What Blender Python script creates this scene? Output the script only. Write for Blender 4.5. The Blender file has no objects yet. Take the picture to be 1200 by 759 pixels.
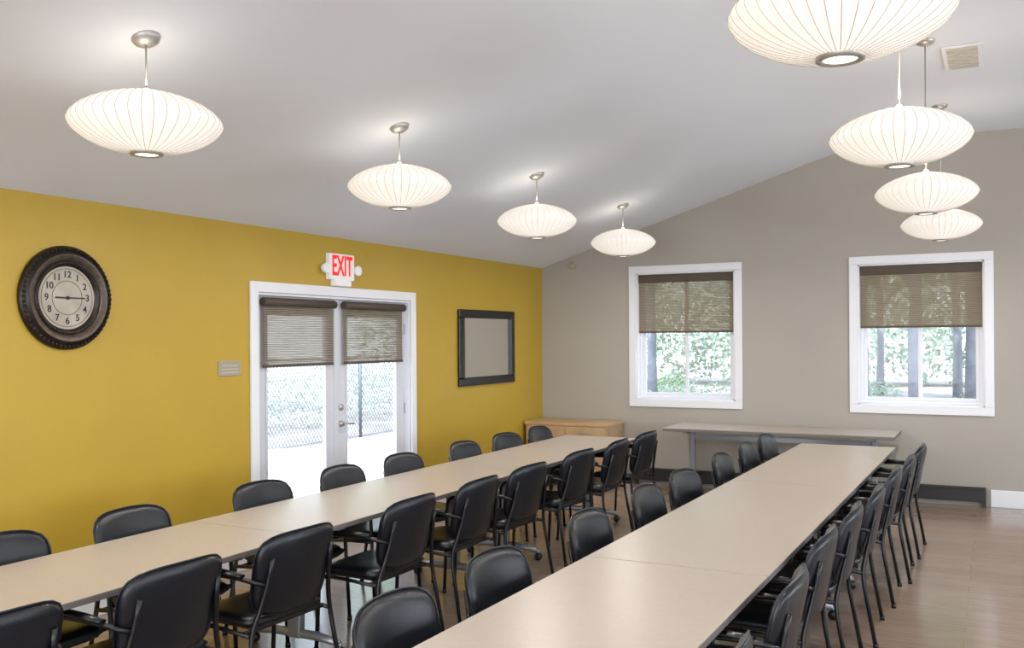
import bpy, bmesh, math, random
from mathutils import Vector, Matrix
random.seed(7)
S=bpy.context.scene
CX=4.96; H=1.70; D=10.4
# ------------------------------------------------------------ materials
def srgb(r,g,b):
    f=lambda c:(c/255/12.92) if c/255<=0.04045 else ((c/255+0.055)/1.055)**2.4
    return (f(r),f(g),f(b),1)
def mat(name,col,rough=0.6,metal=0,noise=0,nscale=8,bump=0,bscale=60,spec=0.5,coat=0):
    m=bpy.data.materials.new(name); m.use_nodes=True
    nt=m.node_tree; p=nt.nodes['Principled BSDF']
    p.inputs['Base Color'].default_value=col
    p.inputs['Roughness'].default_value=rough
    p.inputs['Metallic'].default_value=metal
    p.inputs['Specular IOR Level'].default_value=spec
    p.inputs['Coat Weight'].default_value=coat
    tc=nt.nodes.new('ShaderNodeTexCoord')
    if noise>0:
        n=nt.nodes.new('ShaderNodeTexNoise'); n.inputs['Scale'].default_value=nscale; n.inputs['Detail'].default_value=5
        nt.links.new(tc.outputs['Object'],n.inputs['Vector'])
        r=nt.nodes.new('ShaderNodeValToRGB')
        r.color_ramp.elements[0].position=.3; r.color_ramp.elements[1].position=.7
        r.color_ramp.elements[0].color=tuple(c*(1-noise) for c in col[:3])+(1,)
        r.color_ramp.elements[1].color=tuple(min(1,c*(1+noise)) for c in col[:3])+(1,)
        nt.links.new(n.outputs['Fac'],r.inputs['Fac']); nt.links.new(r.outputs['Color'],p.inputs['Base Color'])
    if bump>0:
        n2=nt.nodes.new('ShaderNodeTexNoise'); n2.inputs['Scale'].default_value=bscale; n2.inputs['Detail'].default_value=4
        nt.links.new(tc.outputs['Object'],n2.inputs['Vector'])
        b=nt.nodes.new('ShaderNodeBump'); b.inputs['Strength'].default_value=bump; b.inputs['Distance'].default_value=.004
        nt.links.new(n2.outputs['Fac'],b.inputs['Height']); nt.links.new(b.outputs['Normal'],p.inputs['Normal'])
    return m
def emis(name,col,st):
    m=bpy.data.materials.new(name); m.use_nodes=True; nt=m.node_tree
    p=nt.nodes['Principled BSDF']; p.inputs['Base Color'].default_value=col
    p.inputs['Emission Color'].default_value=col; p.inputs['Emission Strength'].default_value=st
    return m
M={}
M['yellow']=mat('paint_mustard',srgb(181,150,48),.42,noise=.03,nscale=2,bump=.15,bscale=180)
M['grey']=mat('paint_greige',srgb(168,162,152),.6,noise=.02,nscale=2,bump=.15,bscale=180)
M['ceil']=mat('paint_ceiling',srgb(222,226,233),.8,bump=.1,bscale=150)
M['white']=mat('trim_white',srgb(228,229,234),.35)
M['doorw']=mat('door_white',srgb(206,208,214),.35)
M['top']=mat('table_laminate',srgb(177,165,153),.32,noise=.03,nscale=40)
M['edge']=mat('table_edge',srgb(112,106,104),.4)
M['steel']=mat('leg_grey_metal',srgb(150,152,158),.35,metal=.5)
M['black']=mat('black_frame',srgb(14,14,18),.33)
M['vinyl']=mat('black_vinyl',srgb(17,20,28),.3,noise=.1,nscale=30,bump=.25,bscale=250)
M['nickel']=mat('brushed_nickel',srgb(180,177,172),.4,metal=.7)
M['bronze']=mat('dark_bronze',srgb(44,36,31),.32,metal=.5,noise=.35,nscale=30)
M['bronze2']=mat('antique_bronze',srgb(84,73,64),.4,metal=.5,noise=.35,nscale=40)
M['oak']=mat('light_oak',srgb(192,160,122),.45,noise=.08,nscale=6)
M['heater']=mat('heater_dark',srgb(34,30,30),.45)
M['plate']=mat('switch_plate',srgb(165,157,138),.4,metal=.3)
M['ventc']=mat('vent_slats',srgb(190,184,172),.5)
M['concrete']=mat('concrete',srgb(228,228,231),.9,noise=.05)
M['mulch']=mat('mulch_ground',srgb(172,160,152),.95,noise=.3,nscale=1.5)
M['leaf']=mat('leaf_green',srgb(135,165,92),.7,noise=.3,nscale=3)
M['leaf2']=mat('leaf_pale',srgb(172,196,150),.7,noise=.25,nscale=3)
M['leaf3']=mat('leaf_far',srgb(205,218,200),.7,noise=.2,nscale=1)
M['bark']=mat('bark',srgb(160,160,170),.9,noise=.2,nscale=6)
M['chain']=mat('galvanised_wire',srgb(120,126,132),.5,metal=.2)
M['red']=emis('exit_red',srgb(225,25,20),.7)
M['signw']=emis('sign_white',srgb(230,230,230),.1)
M['face']=mat('clock_face',srgb(172,164,150),.5,noise=.15,nscale=8)
M['diff']=emis('lamp_diffuser',(1,.9,.76,1),2.0)
M['mirror']=mat('mirror_glass',(.82,.82,.82,1),.02,metal=1)
def glass():
    m=bpy.data.materials.new('window_glass'); m.use_nodes=True; nt=m.node_tree; nt.nodes.clear()
    o=nt.nodes.new('ShaderNodeOutputMaterial'); t=nt.nodes.new('ShaderNodeBsdfTransparent'); g=nt.nodes.new('ShaderNodeBsdfGlossy')
    g.inputs['Roughness'].default_value=.02; x=nt.nodes.new('ShaderNodeMixShader'); x.inputs[0].default_value=.008
    t.inputs[0].default_value=(.97,.98,1,1)
    nt.links.new(t.outputs[0],x.inputs[1]); nt.links.new(g.outputs[0],x.inputs[2]); nt.links.new(x.outputs[0],o.inputs[0]); return m
M['glass']=glass()
def woven(name,c1,c2,transp):
    m=bpy.data.materials.new(name); m.use_nodes=True; nt=m.node_tree; nt.nodes.clear(); N=nt.nodes.new; L=nt.links.new
    o=N('ShaderNodeOutputMaterial'); tc=N('ShaderNodeTexCoord')
    w=N('ShaderNodeTexWave'); w.bands_direction='Z'; w.inputs['Scale'].default_value=22; w.inputs['Distortion'].default_value=1.5; w.inputs['Detail'].default_value=2
    n=N('ShaderNodeTexNoise'); n.inputs['Scale'].default_value=50
    mp=N('ShaderNodeMapping'); mp.inputs['Scale'].default_value=(.12,.12,2.4)
    L(tc.outputs['Object'],w.inputs[0]); L(tc.outputs['Object'],mp.inputs[0]); L(mp.outputs[0],n.inputs['Vector'])
    mx=N('ShaderNodeMath'); mx.operation='MULTIPLY'; L(w.outputs['Fac'],mx.inputs[0]); L(n.outputs['Fac'],mx.inputs[1])
    r=N('ShaderNodeValToRGB'); r.color_ramp.elements[0].color=c1; r.color_ramp.elements[1].color=c2; r.color_ramp.elements[1].position=.5
    L(mx.outputs[0],r.inputs[0])
    d=N('ShaderNodeBsdfDiffuse'); tl=N('ShaderNodeBsdfTranslucent'); L(r.outputs[0],d.inputs[0]); L(r.outputs[0],tl.inputs[0])
    a=N('ShaderNodeMixShader'); a.inputs[0].default_value=.3; L(d.outputs[0],a.inputs[1]); L(tl.outputs[0],a.inputs[2])
    t=N('ShaderNodeBsdfTransparent'); b=N('ShaderNodeMixShader')
    g=N('ShaderNodeMapRange'); g.inputs['From Min'].default_value=0; g.inputs['From Max'].default_value=.6
    g.inputs['To Min'].default_value=transp*.6; g.inputs['To Max'].default_value=transp*1.5; L(mx.outputs[0],g.inputs['Value']); L(g.outputs[0],b.inputs[0])
    L(a.outputs[0],b.inputs[1]); L(t.outputs[0],b.inputs[2]); L(b.outputs[0],o.inputs[0]); return m
M['woven']=woven('woven_shade',srgb(118,103,84),srgb(184,169,146),.3)
M['woven2']=woven('woven_shade_door',srgb(98,89,76),srgb(186,176,158),.26)
M['rail']=mat('shade_rail',srgb(76,64,53),.6)
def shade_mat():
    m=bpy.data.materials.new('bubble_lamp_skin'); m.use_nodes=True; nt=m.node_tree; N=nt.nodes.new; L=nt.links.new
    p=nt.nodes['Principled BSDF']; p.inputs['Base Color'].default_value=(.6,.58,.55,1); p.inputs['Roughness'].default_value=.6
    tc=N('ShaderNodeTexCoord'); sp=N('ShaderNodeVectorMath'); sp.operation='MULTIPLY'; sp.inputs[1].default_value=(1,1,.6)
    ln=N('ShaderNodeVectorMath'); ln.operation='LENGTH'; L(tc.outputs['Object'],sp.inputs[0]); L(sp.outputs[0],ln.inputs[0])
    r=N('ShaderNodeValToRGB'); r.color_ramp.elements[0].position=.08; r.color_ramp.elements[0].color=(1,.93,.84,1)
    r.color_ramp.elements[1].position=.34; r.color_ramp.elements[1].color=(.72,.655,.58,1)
    L(ln.outputs['Value'],r.inputs[0]); L(r.outputs[0],p.inputs['Emission Color']); p.inputs['Emission Strength'].default_value=.80  # bulb glow put into the emission colour, dimmer towards the rim
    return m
M['skin']=shade_mat()
M['rib']=emis('lamp_rib',(.40,.36,.31,1),.55)
def floor_mat():
    m=bpy.data.materials.new('vinyl_plank_floor'); m.use_nodes=True; nt=m.node_tree; N=nt.nodes.new; L=nt.links.new
    p=nt.nodes['Principled BSDF']; tc=N('ShaderNodeTexCoord'); mp=N('ShaderNodeMapping'); L(tc.outputs['Object'],mp.inputs[0])
    b=N('ShaderNodeTexBrick'); b.inputs['Scale'].default_value=1; b.inputs['Brick Width'].default_value=1.2; b.inputs['Row Height'].default_value=.16
    b.inputs['Mortar Size'].default_value=.0015; b.inputs['Color1'].default_value=srgb(150,129,114); b.inputs['Color2'].default_value=srgb(141,121,107)
    b.inputs['Mortar'].default_value=srgb(116,100,89); L(mp.outputs[0],b.inputs['Vector'])
    n=N('ShaderNodeTexNoise'); n.inputs['Scale'].default_value=4; n.inputs['Detail'].default_value=8
    m2=N('ShaderNodeMapping'); m2.inputs['Scale'].default_value=(1,9,1); L(tc.outputs['Object'],m2.inputs[0]); L(m2.outputs[0],n.inputs['Vector'])
    x=N('ShaderNodeMixRGB'); x.blend_type='OVERLAY'; x.inputs[0].default_value=.28; L(b.outputs['Color'],x.inputs[1]); L(n.outputs['Fac'],x.inputs[2])
    L(x.outputs[0],p.inputs['Base Color']); p.inputs['Roughness'].default_value=.17; p.inputs['Specular IOR Level'].default_value=.65
    return m
M['floor']=floor_mat()
# ------------------------------------------------------------ builder
class B:
    def __init__(s): s.bm=bmesh.new(); s.m=[]
    def mi(s,k):
        if k not in s.m: s.m.append(k)
        return s.m.index(k)
    def box(s,x0,x1,y0,y1,z0,z1,k,bev=0):
        pre=set(s.bm.faces)
        r=bmesh.ops.create_cube(s.bm,size=1); vs=r['verts']
        T=Matrix.Translation(((x0+x1)/2,(y0+y1)/2,(z0+z1)/2))@Matrix.Diagonal((x1-x0,y1-y0,z1-z0,1))
        bmesh.ops.transform(s.bm,matrix=T,verts=vs)
        if bev>0:
            es=list(set(e for v in vs for e in v.link_edges))
            bmesh.ops.bevel(s.bm,geom=es,offset=bev,segments=2,affect='EDGES',profile=.5)
        i=s.mi(k)
        for f in s.bm.faces:
            if f not in pre: f.material_index=i
    def tube(s,pts,r,k,n=8,cap=True,flat=1.0):
        pts=[Vector(p) for p in pts]; i=s.mi(k); rings=[]; up=None
        for j,p in enumerate(pts):
            a=pts[max(0,j-1)]; c=pts[min(len(pts)-1,j+1)]; t=(c-a).normalized()
            if up is None:
                up=Vector((0,0,1)) if abs(t.z)<.9 else Vector((0,1,0))
            sd=t.cross(up).normalized(); up=sd.cross(t).normalized()
            rr=r[j] if isinstance(r,(list,tuple)) else r
            rings.append([s.bm.verts.new(p+sd*math.cos(q*2*math.pi/n)*rr+up*math.sin(q*2*math.pi/n)*rr*flat) for q in range(n)])
        for j in range(len(rings)-1):
            for q in range(n):
                f=s.bm.faces.new((rings[j][q],rings[j][(q+1)%n],rings[j+1][(q+1)%n],rings[j+1][q])); f.material_index=i; f.smooth=True
        if cap:
            for R in (rings[0],rings[-1]):
                f=s.bm.faces.new(R); f.material_index=i
    def lathe(s,prof,k,n=32,c=(0,0,0),axis='Z',smooth=True):
        i=s.mi(k); rings=[]; c=Vector(c)
        for (r,z) in prof:
            R=[]
            for q in range(n):
                a=q*2*math.pi/n
                if axis=='Z': v=Vector((r*math.cos(a),r*math.sin(a),z))
                elif axis=='X': v=Vector((z,r*math.cos(a),r*math.sin(a)))
                else: v=Vector((r*math.cos(a),z,r*math.sin(a)))
                R.append(s.bm.verts.new(c+v))
            rings.append(R)
        for j in range(len(rings)-1):
            for q in range(n):
                f=s.bm.faces.new((rings[j][q],rings[j][(q+1)%n],rings[j+1][(q+1)%n],rings[j+1][q])); f.material_index=i; f.smooth=smooth
    def disc(s,c,r,k,n=32,axis='Z'):
        i=s.mi(k); c=Vector(c); vs=[]
        for q in range(n):
            a=q*2*math.pi/n
            v=Vector((r*math.cos(a),r*math.sin(a),0)) if axis=='Z' else Vector((0,r*math.cos(a),r*math.sin(a)))
            vs.append(s.bm.verts.new(c+v))
        f=s.bm.faces.new(vs); f.material_index=i
    def pad(s,fn,k,T,n=14,m=12,p=6):
        i=s.mi(k); G={}
        for side in (1,-1):
            for a in range(n+1):
                for b in range(m+1):
                    u=-1+2*a/n; v=-1+2*b/m
                    u=math.sin(u*math.pi/2)*.5+u*.5; v=math.sin(v*math.pi/2)*.5+v*.5
                    mm=max(abs(u),abs(v)); sS=(abs(u)**p+abs(v)**p)**(1/p) or 1
                    q=mm/sS if mm>0 else 1
                    edge=mm>=.9999
                    t=0 if edge else T*(1-mm**6)**.5
                    pos,nor=fn(u*q,v*q)
                    if edge and side==-1: G[(a,b,-1)]=G[(a,b,1)]
                    else: G[(a,b,side)]=s.bm.verts.new(Vector(pos)+Vector(nor)*t*side)
            for a in range(n):
                for b in range(m):
                    q=[G[(a,b,side)],G[(a+1,b,side)],G[(a+1,b+1,side)],G[(a,b+1,side)]]
                    if side<0: q.reverse()
                    f=s.bm.faces.new(q); f.material_index=i; f.smooth=True
    def mesh(s,name):
        bmesh.ops.recalc_face_normals(s.bm,faces=s.bm.faces)
        me=bpy.data.meshes.new(name); s.bm.to_mesh(me); s.bm.free()
        for k in s.m: me.materials.append(M[k])
        return me
    def obj(s,name,parent=None,loc=(0,0,0)):
        return link(name,s.mesh(name),loc,parent)
def link(name,data,loc=(0,0,0),parent=None,rot=(0,0,0)):
    o=bpy.data.objects.new(name,data); S.collection.objects.link(o); o.location=loc; o.rotation_euler=rot
    if parent: o.parent=parent
    return o
def empty(name,loc=(0,0,0),rot=(0,0,0)):
    return link(name,None,loc,None,rot)
def text(name,body,size,k,loc,rot,parent,ext=.002,bold=0,sx=1):
    c=bpy.data.curves.new(name,'FONT'); c.body=body; c.size=size; c.extrude=ext; c.align_x='CENTER'; c.align_y='CENTER'; c.offset=bold
    o=bpy.data.objects.new(name,c); S.collection.objects.link(o)
    dg=bpy.context.evaluated_depsgraph_get(); me=bpy.data.meshes.new_from_object(o.evaluated_get(dg)); bpy.data.objects.remove(o)
    me.materials.clear(); me.materials.append(M[k])
    for v in me.vertices: v.co.x*=sx
    return link(name,me,loc,parent,rot)
# ------------------------------------------------------------ room shell
W=9.2; Y0=-4.0; ZW=2.57; ZC=3.73; XA=3.7; XB=5.5; TH=.16
def ceil_z(x):
    x=min(x,W-x)
    k=.45; l=ZW+.3135*x
    if x<XA-k: return l
    if x>XA+k: return ZC
    t=(x-(XA-k))/(2*k); p0=ZW+.3135*(XA-k)
    return p0*(1-t)**2+2*t*(1-t)*ZC+t*t*ZC
CXS=[0]+[XA-.45+.9*i/10 for i in range(11)]; CXS=CXS+[W-x for x in reversed(CXS)]
def poly_wall(name,outer,holes,axis,pos,th,k):
    bm=bmesh.new(); E=[]
    for loop in [outer]+holes:
        vs=[bm.verts.new((pos,a,b) if axis=='X' else (a,pos,b)) for a,b in loop]
        for i in range(len(vs)): E.append(bm.edges.new((vs[i],vs[(i+1)%len(vs)])))
    bmesh.ops.triangle_fill(bm,use_beauty=True,edges=E)
    r=bmesh.ops.extrude_face_region(bm,geom=bm.faces[:])
    vs=[g for g in r['geom'] if isinstance(g,bmesh.types.BMVert)]
    bmesh.ops.translate(bm,verts=vs,vec=(th,0,0) if axis=='X' else (0,th,0))
    bmesh.ops.recalc_face_normals(bm,faces=bm.faces)
    me=bpy.data.meshes.new(name); bm.to_mesh(me); bm.free(); me.materials.append(M[k]); return link(name,me)
def rect(a0,a1,b0,b1): return [(a0,b0),(a1,b0),(a1,b1),(a0,b1)]
CAS=.085
WZ0,WZ1=.90,2.54
WIN=[(1.14,2.47),(3.60,4.96)]
holes=[rect(a+CAS,b-CAS,WZ0+CAS,WZ1-CAS) for a,b in WIN]
gable=[(0,0),(W,0)]+[(x,ceil_z(x)+.01) for x in reversed(CXS)]
poly_wall('wall_back',gable,holes+[rect(6.1+CAS,7.4-CAS,WZ0+CAS,WZ1-CAS)],'Y',D,TH,'grey')
ADDED_FW=[(1.0,4.2),(5.0,8.2)]  # unseen openings behind the camera, added to let fill light in
poly_wall('wall_front',gable,[rect(a,c,.5,2.4) for a,c in ADDED_FW],'Y',Y0-TH,TH,'grey')
DY0,DY1,DZ=5.38,7.46,2.07
poly_wall('wall_left',[(Y0-TH,0),(DY0,0),(DY0,DZ),(DY1,DZ),(DY1,0),(D+TH,0),(D+TH,ZW),(Y0-TH,ZW)],[],'X',-TH,TH,'yellow')
ADDED_RW=[(-2.5,-.5),(1,3),(4.5,6.5),(7.6,9.4)]  # unseen right-hand openings, added to brighten the room
poly_wall('wall_right',rect(Y0-TH,D+TH,0,ZW),[rect(a,b,.9,2.2) for a,b in ADDED_RW],'X',W,TH,'grey')
b=B(); b.box(-TH,W+TH,Y0-TH,D+TH,-.1,0,'floor'); b.obj('floor')
bm=bmesh.new(); prof=[(-TH,ZW-TH*.313)]+[(x,ceil_z(x)) for x in CXS[1:-1]]+[(W+TH,ZW-TH*.313)]
lo=[[bm.verts.new((x,y,z)) for x,z in prof] for y in (Y0-TH,D+TH)]
hi=[[bm.verts.new((x,y,z+.2)) for x,z in prof] for y in (Y0-TH,D+TH)]
for i in range(len(prof)-1):
    f=bm.faces.new((lo[0][i],lo[0][i+1],lo[1][i+1],lo[1][i])); f.smooth=True
    bm.faces.new((hi[0][i],hi[0][i+1],hi[1][i+1],hi[1][i]))
    for j in (0,1): bm.faces.new((lo[j][i],lo[j][i+1],hi[j][i+1],hi[j][i]))
for i in (0,len(prof)-1): bm.faces.new((lo[0][i],lo[1][i],hi[1][i],hi[0][i]))
bmesh.ops.recalc_face_normals(bm,faces=bm.faces)
for e_ in bm.edges:
    if len(e_.link_faces)==2 and e_.link_faces[0].smooth!=e_.link_faces[1].smooth: e_.smooth=False
me=bpy.data.meshes.new('ceiling'); bm.to_mesh(me); bm.free(); me.materials.append(M['ceil']); link('ceiling',me)
b=B(); b.box(0.001,.016,Y0,DY0-.09,0,.12,'white',.004); b.box(0.001,.016,DY1+.09,D-.02,0,.12,'white',.004); b.obj('baseboard_left')
b=B(); b.box(4.92,W,D-.018,D-.001,0,.17,'white',.005); b.box(0.02,1.15,D-.018,D-.001,0,.17,'white',.005); b.obj('baseboard_back')
b=B()
b.box(1.18,4.88,D-.07,D-.002,.05,.19,'heater',.008)
b.box(1.18,4.88,D-.085,D-.06,.17,.185,'heater',.003)
for x in (1.2,3.0,4.84): b.box(x,x+.04,D-.06,D-.01,0,.055,'heater')
b.obj('baseboard_heater')
# ------------------------------------------------------------ back windows
def window(name,a0,a1,shz,wi):
    e=empty(name,((a0+a1)/2,D,0))
    ox=-(a0+a1)/2
    b=B(); y0=-.022; y1=-.001
    X0=a0+ox; X1=a1+ox
    b.box(X0,X1,y0,y1,WZ1-CAS,WZ1,'white',.004); b.box(X0,X1,y0,y1,WZ0,WZ0+CAS,'white',.004)
    b.box(X0,X0+CAS,y0,y1,WZ0+CAS,WZ1-CAS,'white',.004); b.box(X1-CAS,X1,y0,y1,WZ0+CAS,WZ1-CAS,'white',.004)
    b.obj('casing',e)
    b=B(); x0=X0+CAS; x1=X1-CAS; z0=WZ0+CAS; z1=WZ1-CAS
    for f in ((x0,x0+.015),(x1-.015,x1)): b.box(f[0],f[1],0,TH,z0,z1,'white')
    b.box(x0,x1,0,TH,z0,z0+.015,'white'); b.box(x0,x1,0,TH,z1-.015,z1,'white')
    def fr(x0,x1,z0,z1,y0,y1,w):
        b.box(x0,x0+w,y0,y1,z0,z1,'white',.004); b.box(x1-w,x1,y0,y1,z0,z1,'white',.004)
        b.box(x0+w,x1-w,y0,y1,z0,z0+w,'white',.004); b.box(x0+w,x1-w,y0,y1,z1-w,z1,'white',.004)
    fr(x0+.015,x1-.015,z0+.015,z1-.015,.08,.14,.03)
    xm=(x0+x1)/2
    fr(x0+.045,xm+.02,z0+.045,z1-.045,.115,.135,.035); fr(xm-.02,x1-.045,z0+.045,z1-.045,.09,.11,.035)
    b.obj('frame',e)
    b=B(); b.box(x0+.05,xm,.124,.127,z0+.05,z1-.05,'glass'); b.box(xm,x1-.05,.098,.101,z0+.05,z1-.05,'glass'); b.obj('glass',e)
    b=B(); b.box(x0+.022,x1-.022,.035,.037,shz,z1-.05,'woven'); b.box(x0+.022,x1-.022,.024,.034,z1-.11,z1-.017,'rail',.003)
    b.box(x0+.022,x1-.022,.03,.042,shz-.012,shz+.008,'rail',.003)
    b.tube([(x0+.02,.05,z1-.05),(x1-.02,.05,z1-.05)],.022,'rail'); b.obj('woven_shade',e)
window('window_1',*WIN[0],1.77,0); window('window_2',*WIN[1],1.80,1); window('window_3',6.1,7.4,1.8,2)
for i,(a,c) in enumerate(ADDED_RW):
    b=B()
    for y0,y1,z0,z1 in ((a-.08,c+.08,2.2,2.28),(a-.08,c+.08,.82,.9),(a-.08,a,.9,2.2),(c,c+.08,.9,2.2)): b.box(W-.022,W-.001,y0,y1,z0,z1,'white',.004)
    for y0,y1,z0,z1 in ((a,c,2.16,2.2),(a,c,.9,.94),(a,a+.04,.94,2.16),(c-.04,c,.94,2.16),((a+c)/2-.03,(a+c)/2+.03,.94,2.16)): b.box(W+.06,W+.12,y0,y1,z0,z1,'white',.004)
    b.obj('window_%d'%(i+4))  # trim for the added right-hand windows, out of view
for i,(a,c) in enumerate(ADDED_FW):
    b=B()
    for x0,x1,z0,z1 in ((a-.08,c+.08,2.4,2.48),(a-.08,c+.08,.42,.5),(a-.08,a,.5,2.4),(c,c+.08,.5,2.4)): b.box(x0,x1,Y0+.001,Y0+.022,z0,z1,'white',.004)
    for x0,x1,z0,z1 in ((a,c,2.36,2.4),(a,c,.5,.54),(a,a+.04,.54,2.36),(c-.04,c,.54,2.36),((a+c)/2-.03,(a+c)/2+.03,.54,2.36)): b.box(x0,x1,Y0-.1,Y0-.05,z0,z1,'white',.004)
    b.obj('window_%d'%(i+8))  # trim for the added front windows, out of view
# ------------------------------------------------------------ french door
e=empty('door_1',(0,0,0))
b=B(); c=.08
b.box(.001,.024,DY0-c,DY0,0,DZ+c,'white',.004); b.box(.001,.024,DY1,DY1+c,0,DZ+c,'white',.004); b.box(.001,.024,DY0,DY1,DZ,DZ+c,'white',.004)
b.box(-TH,0,DY0+.001,DY0+.02,0,DZ-.001,'white'); b.box(-TH,0,DY1-.02,DY1-.001,0,DZ-.001,'white'); b.box(-TH,0,DY0+.02,DY1-.02,DZ-.02,DZ-.001,'white'); b.box(-TH,.0,DY0+.02,DY1-.02,0,.02,'nickel')
b.obj('door_casing',e)
ym=6.40
for nm,y0,y1,kn in (('door_leaf_a',DY0+.022,ym-.003,1),('door_leaf_b',ym+.003,DY1-.022,-1)):
    b=B(); x0,x1=-.10,-.055; z0,z1=.022,DZ-.022; st=.125
    b.box(x0,x1,y0,y0+st,z0,z1,'doorw',.003); b.box(x0,x1,y1-st,y1,z0,z1,'doorw',.003)
    b.box(x0,x1,y0+st,y1-st,z0,z0+.24,'doorw',.003); b.box(x0,x1,y0+st,y1-st,z1-.13,z1,'doorw',.003)
    w=.02
    for q in ((y0+st,y1-st,z0+.24,z0+.24+w),(y0+st,y1-st,z1-.13-w,z1-.13),(y0+st,y0+st+w,z0+.24,z1-.13),(y1-st-w,y1-st,z0+.24,z1-.13)):
        b.box(x1-.004,x1+.01,*q,'doorw',.003)
    b.box(-.08,-.076,y0+st,y1-st,z0+.24,z1-.13,'glass')
    if kn==1: b.box(x1,x1+.012,ym-.03,ym+.02,z0,z1,'doorw',.003)
    else:
        b.lathe([(.001,-.03),(.028,-.03),(.028,-.02),(.02,-.016),(.02,0),(.001,0)],'nickel',16,(x1+.03,y0+.06,.98),'X')
        b.tube([(x1+.03,y0+.06,.98),(x1+.055,y0+.06,.98),(x1+.06,y0+.08,.98),(x1+.06,y0+.17,.975)],.009,'nickel')
        b.lathe([(.001,-.03),(.027,-.03),(.027,-.018),(.001,-.015)],'nickel',16,(x1+.03,y0+.06,1.12),'X')
    for hz in (.25,1.05,1.8):
        yy=y0-.004 if kn==1 else y1+.004
        b.tube([(x1+.004,yy,hz-.05),(x1+.004,yy,hz+.05)],.008,'nickel')
    b.obj(nm,e)
    b=B(); sx=x1+.03
    b.box(sx,sx+.002,y0+.07,y1-.07,1.50,2.0,'woven2')
    b.tube([(sx+.012,y0+.06,2.0),(sx+.012,y1-.06,2.0)],.034,'rail',12)
    b.box(sx-.004,sx+.008,y0+.07,y1-.07,1.49,1.51,'rail',.002)
    b.box(x1+.001,sx,y0+.08,y0+.1,1.98,2.02,'rail'); b.box(x1+.001,sx,y1-.1,y1-.08,1.98,2.02,'rail')
    b.obj('woven_shade_'+nm[-1],e)
# ------------------------------------------------------------ chairs
def smooth_path(pts,seg=5,r=.05):
    pts=[Vector(p) for p in pts]; out=[pts[0]]
    for i in range(1,len(pts)-1):
        a,bb,c=pts[i-1],pts[i],pts[i+1]
        d1=min(r,(a-bb).length*.45); d2=min(r,(c-bb).length*.45)
        p0=bb+(a-bb).normalized()*d1; p1=bb+(c-bb).normalized()*d2
        for k in range(seg+1):
            t=k/seg; out.append(p0*(1-t)**2+bb*2*t*(1-t)+p1*t*t)
    out.append(pts[-1]); return out
def chair_mesh():
    b=B()
    def seat(u,v):
        x=u*.245*(1-.04*v); y=.005+v*.215; z=.445-.012*(1-u*u)*(1-v*v) + (-.02*max(0,v-.5)**2*4)
        return (x,y,z),(0,0,1)
    b.pad(seat,'vinyl',.034)
    b.box(-.2,.2,-.19,.18,.405,.425,'black',.006)
    def back(u,v):
        z=.652+v*.193; w=.246*(1+.06*v); x=u*w
        y=-.235-.055*(v*.5+.5)+.055*u*u
        y+=-.02*(v*.5+.5)**2
        z+=-.014*u*u*(1 if v>0 else -.6)
        n=Vector((-.35*u,1,.25)).normalized()
        return (x,y,z),n
    b.pad(back,'vinyl',.026,p=5)
    P=[]
    for q in range(49):
        a=q*2*math.pi/48; u,v=math.cos(a),math.sin(a); s_=(abs(u)**5+abs(v)**5)**.2
        (x,y,z),n=back(u/s_,v/s_); P.append((x,y,z))
    b.tube(P,.004,'vinyl',6,False)
    for sx in (-1,1):
        P=smooth_path([(sx*.278,.185,.0),(sx*.274,.16,.45),(sx*.27,.15,.648),(sx*.27,-.12,.655),(sx*.255,-.225,.64),(sx*.21,-.256,.62)],6,.07)
        b.tube(P,.0115,'black')
        b.tube(smooth_path([(sx*.271,.14,.668),(sx*.277,.0,.674),(sx*.27,-.18,.664)],5,.1),[.016]+[.024]*6+[.016],'black',10,True,.5)
        P=smooth_path([(sx*.278,-.285,0),(sx*.26,-.215,.40),(sx*.225,-.235,.5),(sx*.2,-.262,.62),(sx*.19,-.285,.74)],6,.08)
        b.tube(P,.0115,'black')
        b.tube([(sx*.261,-.215,.40),(sx*.265,0,.415),(sx*.274,.163,.42)],.0105,'black')
        for y in (.185,-.285): b.tube([(sx*.278,y,0.0),(sx*.278,y,.025)],.015,'black')
    b.tube([(-.274,.12,.412),(.274,.12,.412)],.0105,'black'); b.tube([(-.262,-.17,.405),(.262,-.17,.405)],.0105,'black')
    return b.mesh('conference_chair')
cm=chair_mesh()
def chair(x,y,ang): link('conference_chair',cm,(CX+x,y,0),None,(0,0,math.radians(ang)))
BK=.29
rng=random.Random(3)
for y in (1.90,2.64,3.37,4.30,5.06,5.78,6.66,7.46,8.20): chair(-2.82-BK,y,90+rng.uniform(-5,1))
for y in (2.60,3.36,4.30,5.09,5.81,6.73,7.47,8.18): chair(-3.97+BK,y,-90+rng.uniform(-4,4))
for y in (2.58,3.28,4.25,5.12,5.82,6.79,7.58,8.28): chair(-1.81+BK,y,-90+rng.uniform(-4,4))
for x,y in zip((-.65,-.64,-.66,-.63,-.59,-.57,-.53,-.51),(2.6,3.49,4.34,5.02,5.69,6.55,7.21,8.02)): chair(x-BK,y,90+rng.uniform(-3,3))
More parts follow.
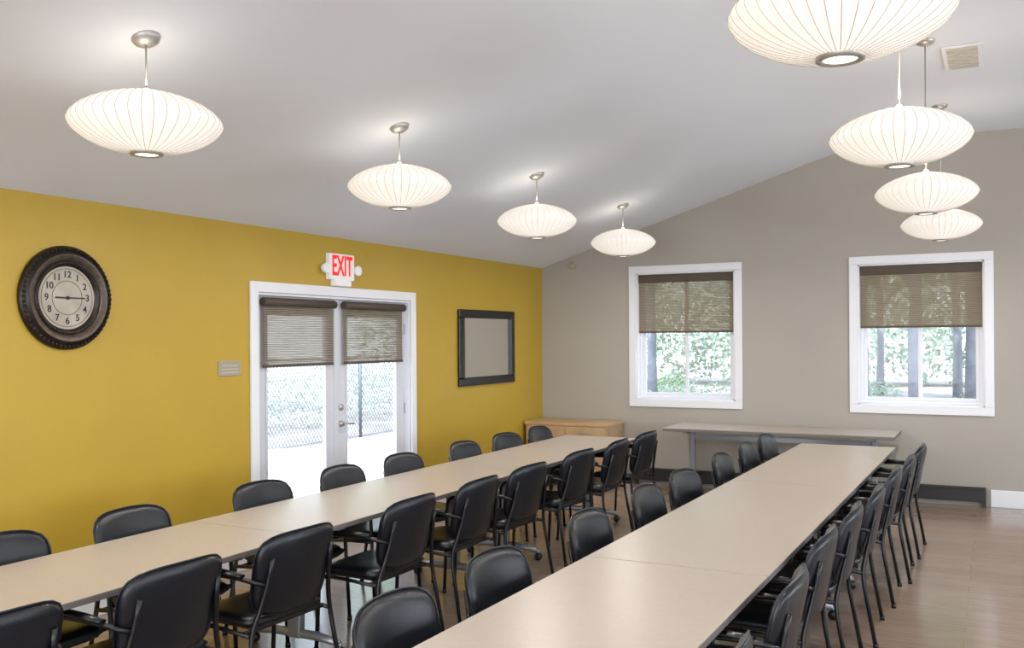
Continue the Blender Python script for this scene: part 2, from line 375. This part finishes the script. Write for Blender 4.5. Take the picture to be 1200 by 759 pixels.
# ------------------------------------------------------------ tables
def table(x0,x1,y0,y1,rot=0,piv=(0,0),name='training_table'):
    xc=(x0+x1)/2; yc=(y0+y1)/2; hx=(x1-x0)/2-.001; hy=(y1-y0)/2-.0015
    b=B()
    b.box(-hx,hx,-hy,hy,.712,.737,'edge',.003)
    b.box(-hx+.001,hx-.001,-hy+.001,hy-.001,.7365,.74,'top',.001)
    L=hy-.38
    for s in (-1,1):
        b.box(-.045,.045,s*L-.025,s*L+.025,.07,.69,'steel',.01)
        b.box(-hx+.06,hx-.06,s*L-.03,s*L+.03,.685,.711,'steel',.005)
        b.tube([(-hx+.08,s*L,.075),(-.15,s*L,.095),(.15,s*L,.095),(hx-.08,s*L,.075)],[.018,.025,.025,.018],'steel',10)
        for q in (-1,1):
            cx=q*(hx-.08)
            b.lathe([(.001,-.018),(.025,-.018),(.03,-.012),(.03,.012),(.025,.018),(.001,.018)],'black',16,(cx,s*L,.03),'Y')
            b.tube([(cx,s*L,.055),(cx,s*L,.08)],.012,'steel')
    b.box(-.02,.02,-L,L,.62,.67,'steel',.005)
    R=Matrix.Rotation(rot,2); p=Vector(piv)+R@(Vector((xc,yc))-Vector(piv))
    o=b.obj(name,None,(p.x,p.y,0)); o.rotation_euler=(0,0,rot)
for y1 in (8.50,6.06,3.62): table(CX-3.80,CX-3.04,y1-2.44,y1)
for y1 in (8.68,6.24,3.80): table(CX-1.555,CX-.76,y1-2.44,y1,math.radians(-.6),(CX-1.15,8.68))
b=B(); b.box(-1.15,1.15,-.36,.36,.705,.735,'edge',.004); b.box(-1.148,1.148,-.358,.358,.7345,.74,'top',.001)
for s in (-1,1):
    b.box(s*.93-.03,s*.93+.03,-.03,.03,.06,.70,'steel',.008); b.box(s*.93-.03,s*.93+.03,-.3,.27,.03,.07,'steel',.01)
    b.box(s*.93-.03,s*.93+.03,-.3,.3,.68,.705,'steel',.004)
    for q in (-.28,.25): b.lathe([(.001,0),(.025,0),(.02,.03),(.001,.03)],'black',12,(s*.93,q,0))
b.box(-.93,.93,-.015,.015,.6,.65,'steel')
b.obj('side_table',None,(CX-2.0,9.93,0))
b=B(); b.box(.0,1.05,-.27,.27,.695,.73,'oak',.004); b.box(.015,1.035,-.255,.26,.06,.695,'oak',.002); b.box(.04,1.01,-.23,.25,0,.06,'heater')
for i in range(2):
    x0=.03+i*.498
    b.box(x0,x0+.49,-.272,-.255,.56,.685,'oak',.003); b.box(x0,x0+.49,-.272,-.255,.075,.55,'oak',.003)
    b.tube(smooth_path([(x0+.18,-.27,.62),(x0+.18,-.295,.62),(x0+.31,-.295,.62),(x0+.31,-.27,.62)],3,.01),.005,'nickel')
b.obj('credenza',None,(.03,10.1,0))
# ------------------------------------------------------------ pendant lamps
LZ=2.68
def lamp_parts():
    R=.33; hh=.136
    half=[]
    for i in range(17):
        t=i/16; r=R*(.2+.8*math.sin(t*math.pi/2)); q=r/R
        half.append((r,hh*max(0,1-q**2.0)**.62))
    half[-1]=(R,0)
    prof=half+[(r,-z) for r,z in reversed(half[:-1])]
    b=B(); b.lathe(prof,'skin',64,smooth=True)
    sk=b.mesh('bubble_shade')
    b=B()
    for q in range(40):
        a=q*2*math.pi/40
        b.tube([((r+.0006)*math.cos(a),(r+.0006)*math.sin(a),z*1.004) for r,z in prof],.0017,'rib',4,False)
    rb=b.mesh('shade_ribs')
    b=B(); z0=prof[-1][1]; r0=prof[-1][0]
    b.lathe([(r0+.006,z0+.004),(r0+.006,z0-.010),(r0-.012,z0-.012),(r0-.016,z0)],'nickel',36)
    b.disc((0,0,z0-.006),r0-.014,'diff')
    zt=prof[0][1]; b.lathe([(r0+.004,zt-.003),(r0+.003,zt+.006),(.02,zt+.012),(.012,zt+.03),(.001,zt+.032)],'nickel',24)
    fit=b.mesh('lamp_fitting')
    return sk,rb,fit,zt,z0
sk,rb,fit,zt,zb=lamp_parts()
DN=16
def lamp(x,y):
    zc=ceil_z(x)
    left=x<3
    sl=math.atan(.3135) if left else 0
    e=empty('pendant_lamp',(x,y,LZ))
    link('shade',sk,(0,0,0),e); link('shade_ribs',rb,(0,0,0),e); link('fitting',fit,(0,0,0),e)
    b=B(); top=zc-LZ
    b.tube([(0,0,zt+.02),(0,0,top-.01)],.0045,'nickel',8); b.obj('stem',e)
    b=B(); b.lathe([(.001,-.035),(.03,-.033),(.055,-.02),(.064,-.004),(.064,0)],'nickel',28)
    o=b.obj('canopy',e,(0,0,top-.001)); o.rotation_euler=(0,-sl,0)
    l=bpy.data.lights.new('uplight','POINT'); l.energy=1.5 if left else 8; l.color=(1,.86,.68); l.shadow_soft_size=.06
    link('uplight',l,(0.0,0,zt+.025 if left else zt+.06),e)
    l=bpy.data.lights.new('downlight','AREA'); l.shape='DISK'; l.size=.11; l.energy=DN; l.color=(1,.94,.87)
    link('downlight',l,(0,0,zb-.02),e)
for y in (-1.2,.95,2.97,4.98,7.0,9.03):  # two lowest y rows are unseen pendants added for more light
    lamp(CX-3.38,y); lamp(CX-.41,y)
# ------------------------------------------------------------ exit sign
e=empty('exit_sign',(0.0,6.37,2.32))
b=B(); b.box(.002,.045,-.17,.17,-.11,.11,'signw',.006); b.box(.002,.06,-.11,.11,-.165,-.11,'signw',.008)
for s in (-1,1):
    b.box(.01,.04,min(s*.17,s*.2),max(s*.17,s*.2),-.03,-.01,'signw',.004)
    b.lathe([(.001,-.03),(.03,-.025),(.042,.0),(.044,.025),(.036,.03),(.001,.02)],'signw',20,(.035,s*.215,-.02),'X')
b.obj('housing',e)
text('lettering','EXIT',.235,'red',(.047,0,0),(math.pi/2,0,math.pi/2),e,.001,.005,.58)
# wall clock
e=empty('wall_clock',(0.0,3.74,1.965)); R=.312
b=B()
b.lathe([(.001,.003),(R,.003),(R,.02),(R-.012,.036),(R-.03,.032),(R-.036,.045),(R-.05,.052)],'bronze',64,axis='X')
b.lathe([(R-.05,.052),(R-.07,.05),(R-.09,.034)],'bronze2',64,axis='X')
b.lathe([(R-.09,.034),(R-.095,.042),(R-.108,.042),(R-.125,.02)],'bronze',64,axis='X')
for q in range(64):
    a=q*2*math.pi/64; bmesh.ops.create_uvsphere(b.bm,u_segments=8,v_segments=6,radius=.012,matrix=Matrix.Translation((.034,(R-.02)*math.cos(a),(R-.02)*math.sin(a))))
for q in range(72):
    a=q*2*math.pi/72; bmesh.ops.create_uvsphere(b.bm,u_segments=6,v_segments=5,radius=.006,matrix=Matrix.Translation((.042,(R-.10)*math.cos(a),(R-.10)*math.sin(a))))
b.obj('frame',e)
b=B(); b.disc((.022,0,0),R-.12,'face',48,'X')
b.lathe([(.1,.0225),(.1,.0235),(.103,.0235),(.103,.0225)],'bronze2',48,axis='X')
b.lathe([(.172,.0225),(.172,.0235),(.175,.0235),(.175,.0225)],'bronze2',48,axis='X')
b.obj('dial',e)
for h in range(12):
    a=math.radians(90-30*(h+1)); rr=.139
    text('numeral_%d'%(h+1),str(h+1),.056,'black',(.024,rr*math.cos(a),rr*math.sin(a)),(math.pi/2,0,math.pi/2),e,.0005,.001)
b=B(); b.box(.026,.028,-.01,.12,-.004,.004,'black'); b.box(.028,.03,-.085,.01,-.005,.005,'black')
b.lathe([(.001,.034),(.01,.032),(.01,.022)],'black',12,axis='X'); b.obj('hands',e)
# wall mirror
e=empty('wall_mirror',(0,8.97,1.61)); b=B(); hw,hh,f=.625,.405,.085
for q in ((-hw,hw,hh-f,hh),(-hw,hw,-hh,-hh+f),(-hw,-hw+f,-hh+f,hh-f),(hw-f,hw,-hh+f,hh-f)): b.box(.002,.035,*q,'black',.01)
g=f-.02
for q in ((-hw+g,hw-g,hh-f-.005,hh-f+.01),(-hw+g,hw-g,-hh+f-.01,-hh+f+.005),(-hw+g,-hw+f+.005,-hh+g,hh-g),(hw-f-.005,hw-g,-hh+g,hh-g)): b.box(.01,.042,*q,'black',.004)
b.obj('frame',e); b=B(); b.box(.004,.014,-hw+f-.01,hw-f+.01,-hh+f-.01,hh-f+.01,'mirror'); b.obj('glass',e)
b=B(); b.box(.001,.01,-.11,.11,-.055,.055,'plate',.003)
for z in (.02,-.005,-.03): b.box(.01,.0115,-.08,.08,z-.003,z+.003,'ventc')
b.obj('wall_sign_plate',None,(0,5.09,1.5))
b=B(); b.box(-.13,.13,-.3,.3,-.012,-.001,'white',.003)
for i in range(9):
    y=-.25+i*.0625; b.box(-.1,.1,y-.02,y+.02,-.02,-.012,'ventc')
b.obj('ceiling_vent',None,(CX-.19,7.52,ZC))
b=B(); b.box(-.04,.04,-.05,.0,-.03,.03,'plate',.01); b.tube([(0,-.03,.03),(0,-.02,.06)],.01,'plate'); b.obj('motion_sensor',None,(.42,D-.002,2.58))
b=B(); b.box(-.035,.035,-.008,0,-.057,.057,'white',.003)
for z in (.025,-.025): b.box(-.015,.015,-.011,-.008,z-.014,z+.014,'signw')
b.obj('power_outlet',None,(3.15,D-.001,.5))
# ------------------------------------------------------------ outdoors
b=B(); b.box(-40,50,-20,60,-.25,-.12,'mulch'); b.obj('ground_outside')
b=B(); b.box(-5.2,-TH-.02,-6,11.5,-.119,-.02,'concrete'); b.obj('patio')
def leafcloud(n,sx,sy,sz,sl,k,seed):
    r=random.Random(seed); b=B(); i=b.mi(k)
    for _ in range(n):
        while True:
            p=Vector((r.uniform(-1,1),r.uniform(-1,1),r.uniform(-1,1)))
            if .25<p.length<1: break
        p=Vector((p.x*sx,p.y*sy,(p.z+1)*sz)); R=Matrix.Rotation(r.uniform(0,6.28),3,Vector((r.uniform(-1,1),r.uniform(-1,1),r.uniform(-1,1))).normalized())
        s=sl*r.uniform(.6,1.3)
        f=b.bm.faces.new([b.bm.verts.new(p+R@Vector(q)*s) for q in ((-1,0,0),(0,-.5,.1),(1,0,0),(0,.5,.1))]); f.material_index=i
    return b.mesh('foliage')
bush=[leafcloud(1300,.8,.8,.45,.06,'leaf',1),leafcloud(1000,.9,.8,.5,.055,'leaf2',2)]
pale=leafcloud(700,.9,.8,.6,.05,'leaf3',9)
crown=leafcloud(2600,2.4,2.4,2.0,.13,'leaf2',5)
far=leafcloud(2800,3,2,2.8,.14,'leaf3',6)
def trunk():
    b=B(); b.tube([(0,0,0),(.03,0,1.5),(.0,.05,3.5),(.05,0,6)],[.12,.1,.09,.06],'bark',10)
    for a,z in ((0,2.6),(2,3.2),(4,3.8)): b.tube([(0,0,z),(.7*math.cos(a),.7*math.sin(a),z+.8),(1.4*math.cos(a),1.4*math.sin(a),z+1.3)],[.06,.045,.02],'bark',6)
    return b.mesh('trunk')
tk=trunk()
for i in range(13):
    x=-3+i*.95+rng.uniform(-.3,.3); y=rng.uniform(13.4,14.9); s=rng.uniform(.75,1.1)
    link('shrub',bush[i%2],(x,y,-.13),None,(0,0,rng.uniform(0,6))).scale=(s,s,s*rng.uniform(.65,1.0))
for i in range(26):
    x=rng.uniform(-4,10); y=rng.uniform(17.5,27); s=rng.uniform(.5,1.0)
    link('shrub',(pale,bush[1])[i%2],(x,y,-.13),None,(0,0,rng.uniform(0,6))).scale=(s,s,s*rng.uniform(.5,1.0))
for i in range(9):
    link('shrub',pale,(-7.9-rng.uniform(0,1.8),5+i*1.7,-.13),None,(0,0,rng.uniform(0,6))).scale=(1.1,1.1,rng.uniform(.9,1.2))
for i in range(20):
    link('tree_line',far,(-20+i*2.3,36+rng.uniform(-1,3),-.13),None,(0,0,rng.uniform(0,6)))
for i,(x,y) in enumerate([(1.2,16),(2.6,20),(-1.5,19),(3.75,17.5),(4.55,20),(6.0,16.5),(4.2,24),(8,20),(0,26),(-4,24),(-11,12),(-12,17),(-9.5,22),(10,25),(6.5,28),(2,29),(.2,21),(4.75,27)]):
    e=empty('tree',(x,y,-.13),(0,0,i*1.3)); link('trunk',tk,(0,0,0),e); c=link('crown',crown,(0,0,3.0),e); c.rotation_euler=(0,0,i)
e=empty('chain_link_fence',(-5.6,0,0)); b=B(); L0,L1=3,17; zt_,zb_=1.35,-.1; hgt=zt_-zb_; st=.085
n=int((L1-L0)/st)
for i in range(n):
    y=L0+i*st
    for s in (-1,1):
        b.tube([(0.004*s,y,zb_),(0.004*s,y+s*hgt*.75,zt_)],.005,'chain',3,False)
for i in range(6):
    y=L0+i*2.8; b.tube([(0,y,-.12),(0,y,1.42)],.03,'chain',8)
b.tube([(0,L0,1.37),(0,L1,1.37)],.022,'chain',8)
b.obj('mesh_and_posts',e)
# ------------------------------------------------------------ light
w=bpy.data.worlds.new('World'); S.world=w; w.use_nodes=True; nt=w.node_tree; bg=nt.nodes['Background']
tc=nt.nodes.new('ShaderNodeTexCoord'); sp=nt.nodes.new('ShaderNodeSeparateXYZ'); rp=nt.nodes.new('ShaderNodeValToRGB')
nt.links.new(tc.outputs['Generated'],sp.inputs[0]); nt.links.new(sp.outputs['Z'],rp.inputs[0]); nt.links.new(rp.outputs[0],bg.inputs[0])
rp.color_ramp.elements[0].color=(.88,.94,1,1); rp.color_ramp.elements[1].color=(.5,.7,1,1)
bg.inputs[1].default_value=3.6
sl=bpy.data.lights.new('sun','SUN'); sl.energy=5.5; sl.angle=.02; so=link('sun',sl,(0,-5,12)); so.rotation_euler=Vector((-.15,.5,-1)).to_track_quat('-Z','Y').to_euler()
def area(name,loc,d,sx,sy,p,col):
    l=bpy.data.lights.new(name,'AREA'); l.shape='RECTANGLE'; l.size=sx; l.size_y=sy; l.energy=p; l.color=col
    o=link(name,l,loc); o.rotation_euler=Vector(d).to_track_quat('-Z','Z').to_euler()
for a,c in ADDED_RW: area('window_daylight',(W+.3,(a+c)/2,1.55),(-1,0,.1),2,1.3,105,(.84,.91,1))  # added fill lights, standing in for daylight from the right
for a,c in ADDED_FW: area('window_daylight',((a+c)/2,Y0-.3,1.45),(0,1,.1),3.2,1.9,160,(.9,.95,1))  # added fill lights behind the camera, lifting overall brightness
# ------------------------------------------------------------ camera
cam=bpy.data.cameras.new('camera'); co=link('camera',cam,(CX,0,H))
co.rotation_euler=(Matrix.Rotation(math.radians(27.36),4,'Z')@Matrix.Rotation(math.pi/2,4,'X')@Matrix.Rotation(math.radians(-.4),4,'Z')).to_euler()
cam.sensor_width=36; cam.lens=36*1092/1200; cam.shift_y=.0146; cam.clip_start=.05
S.camera=co
S.view_settings.view_transform='Standard'
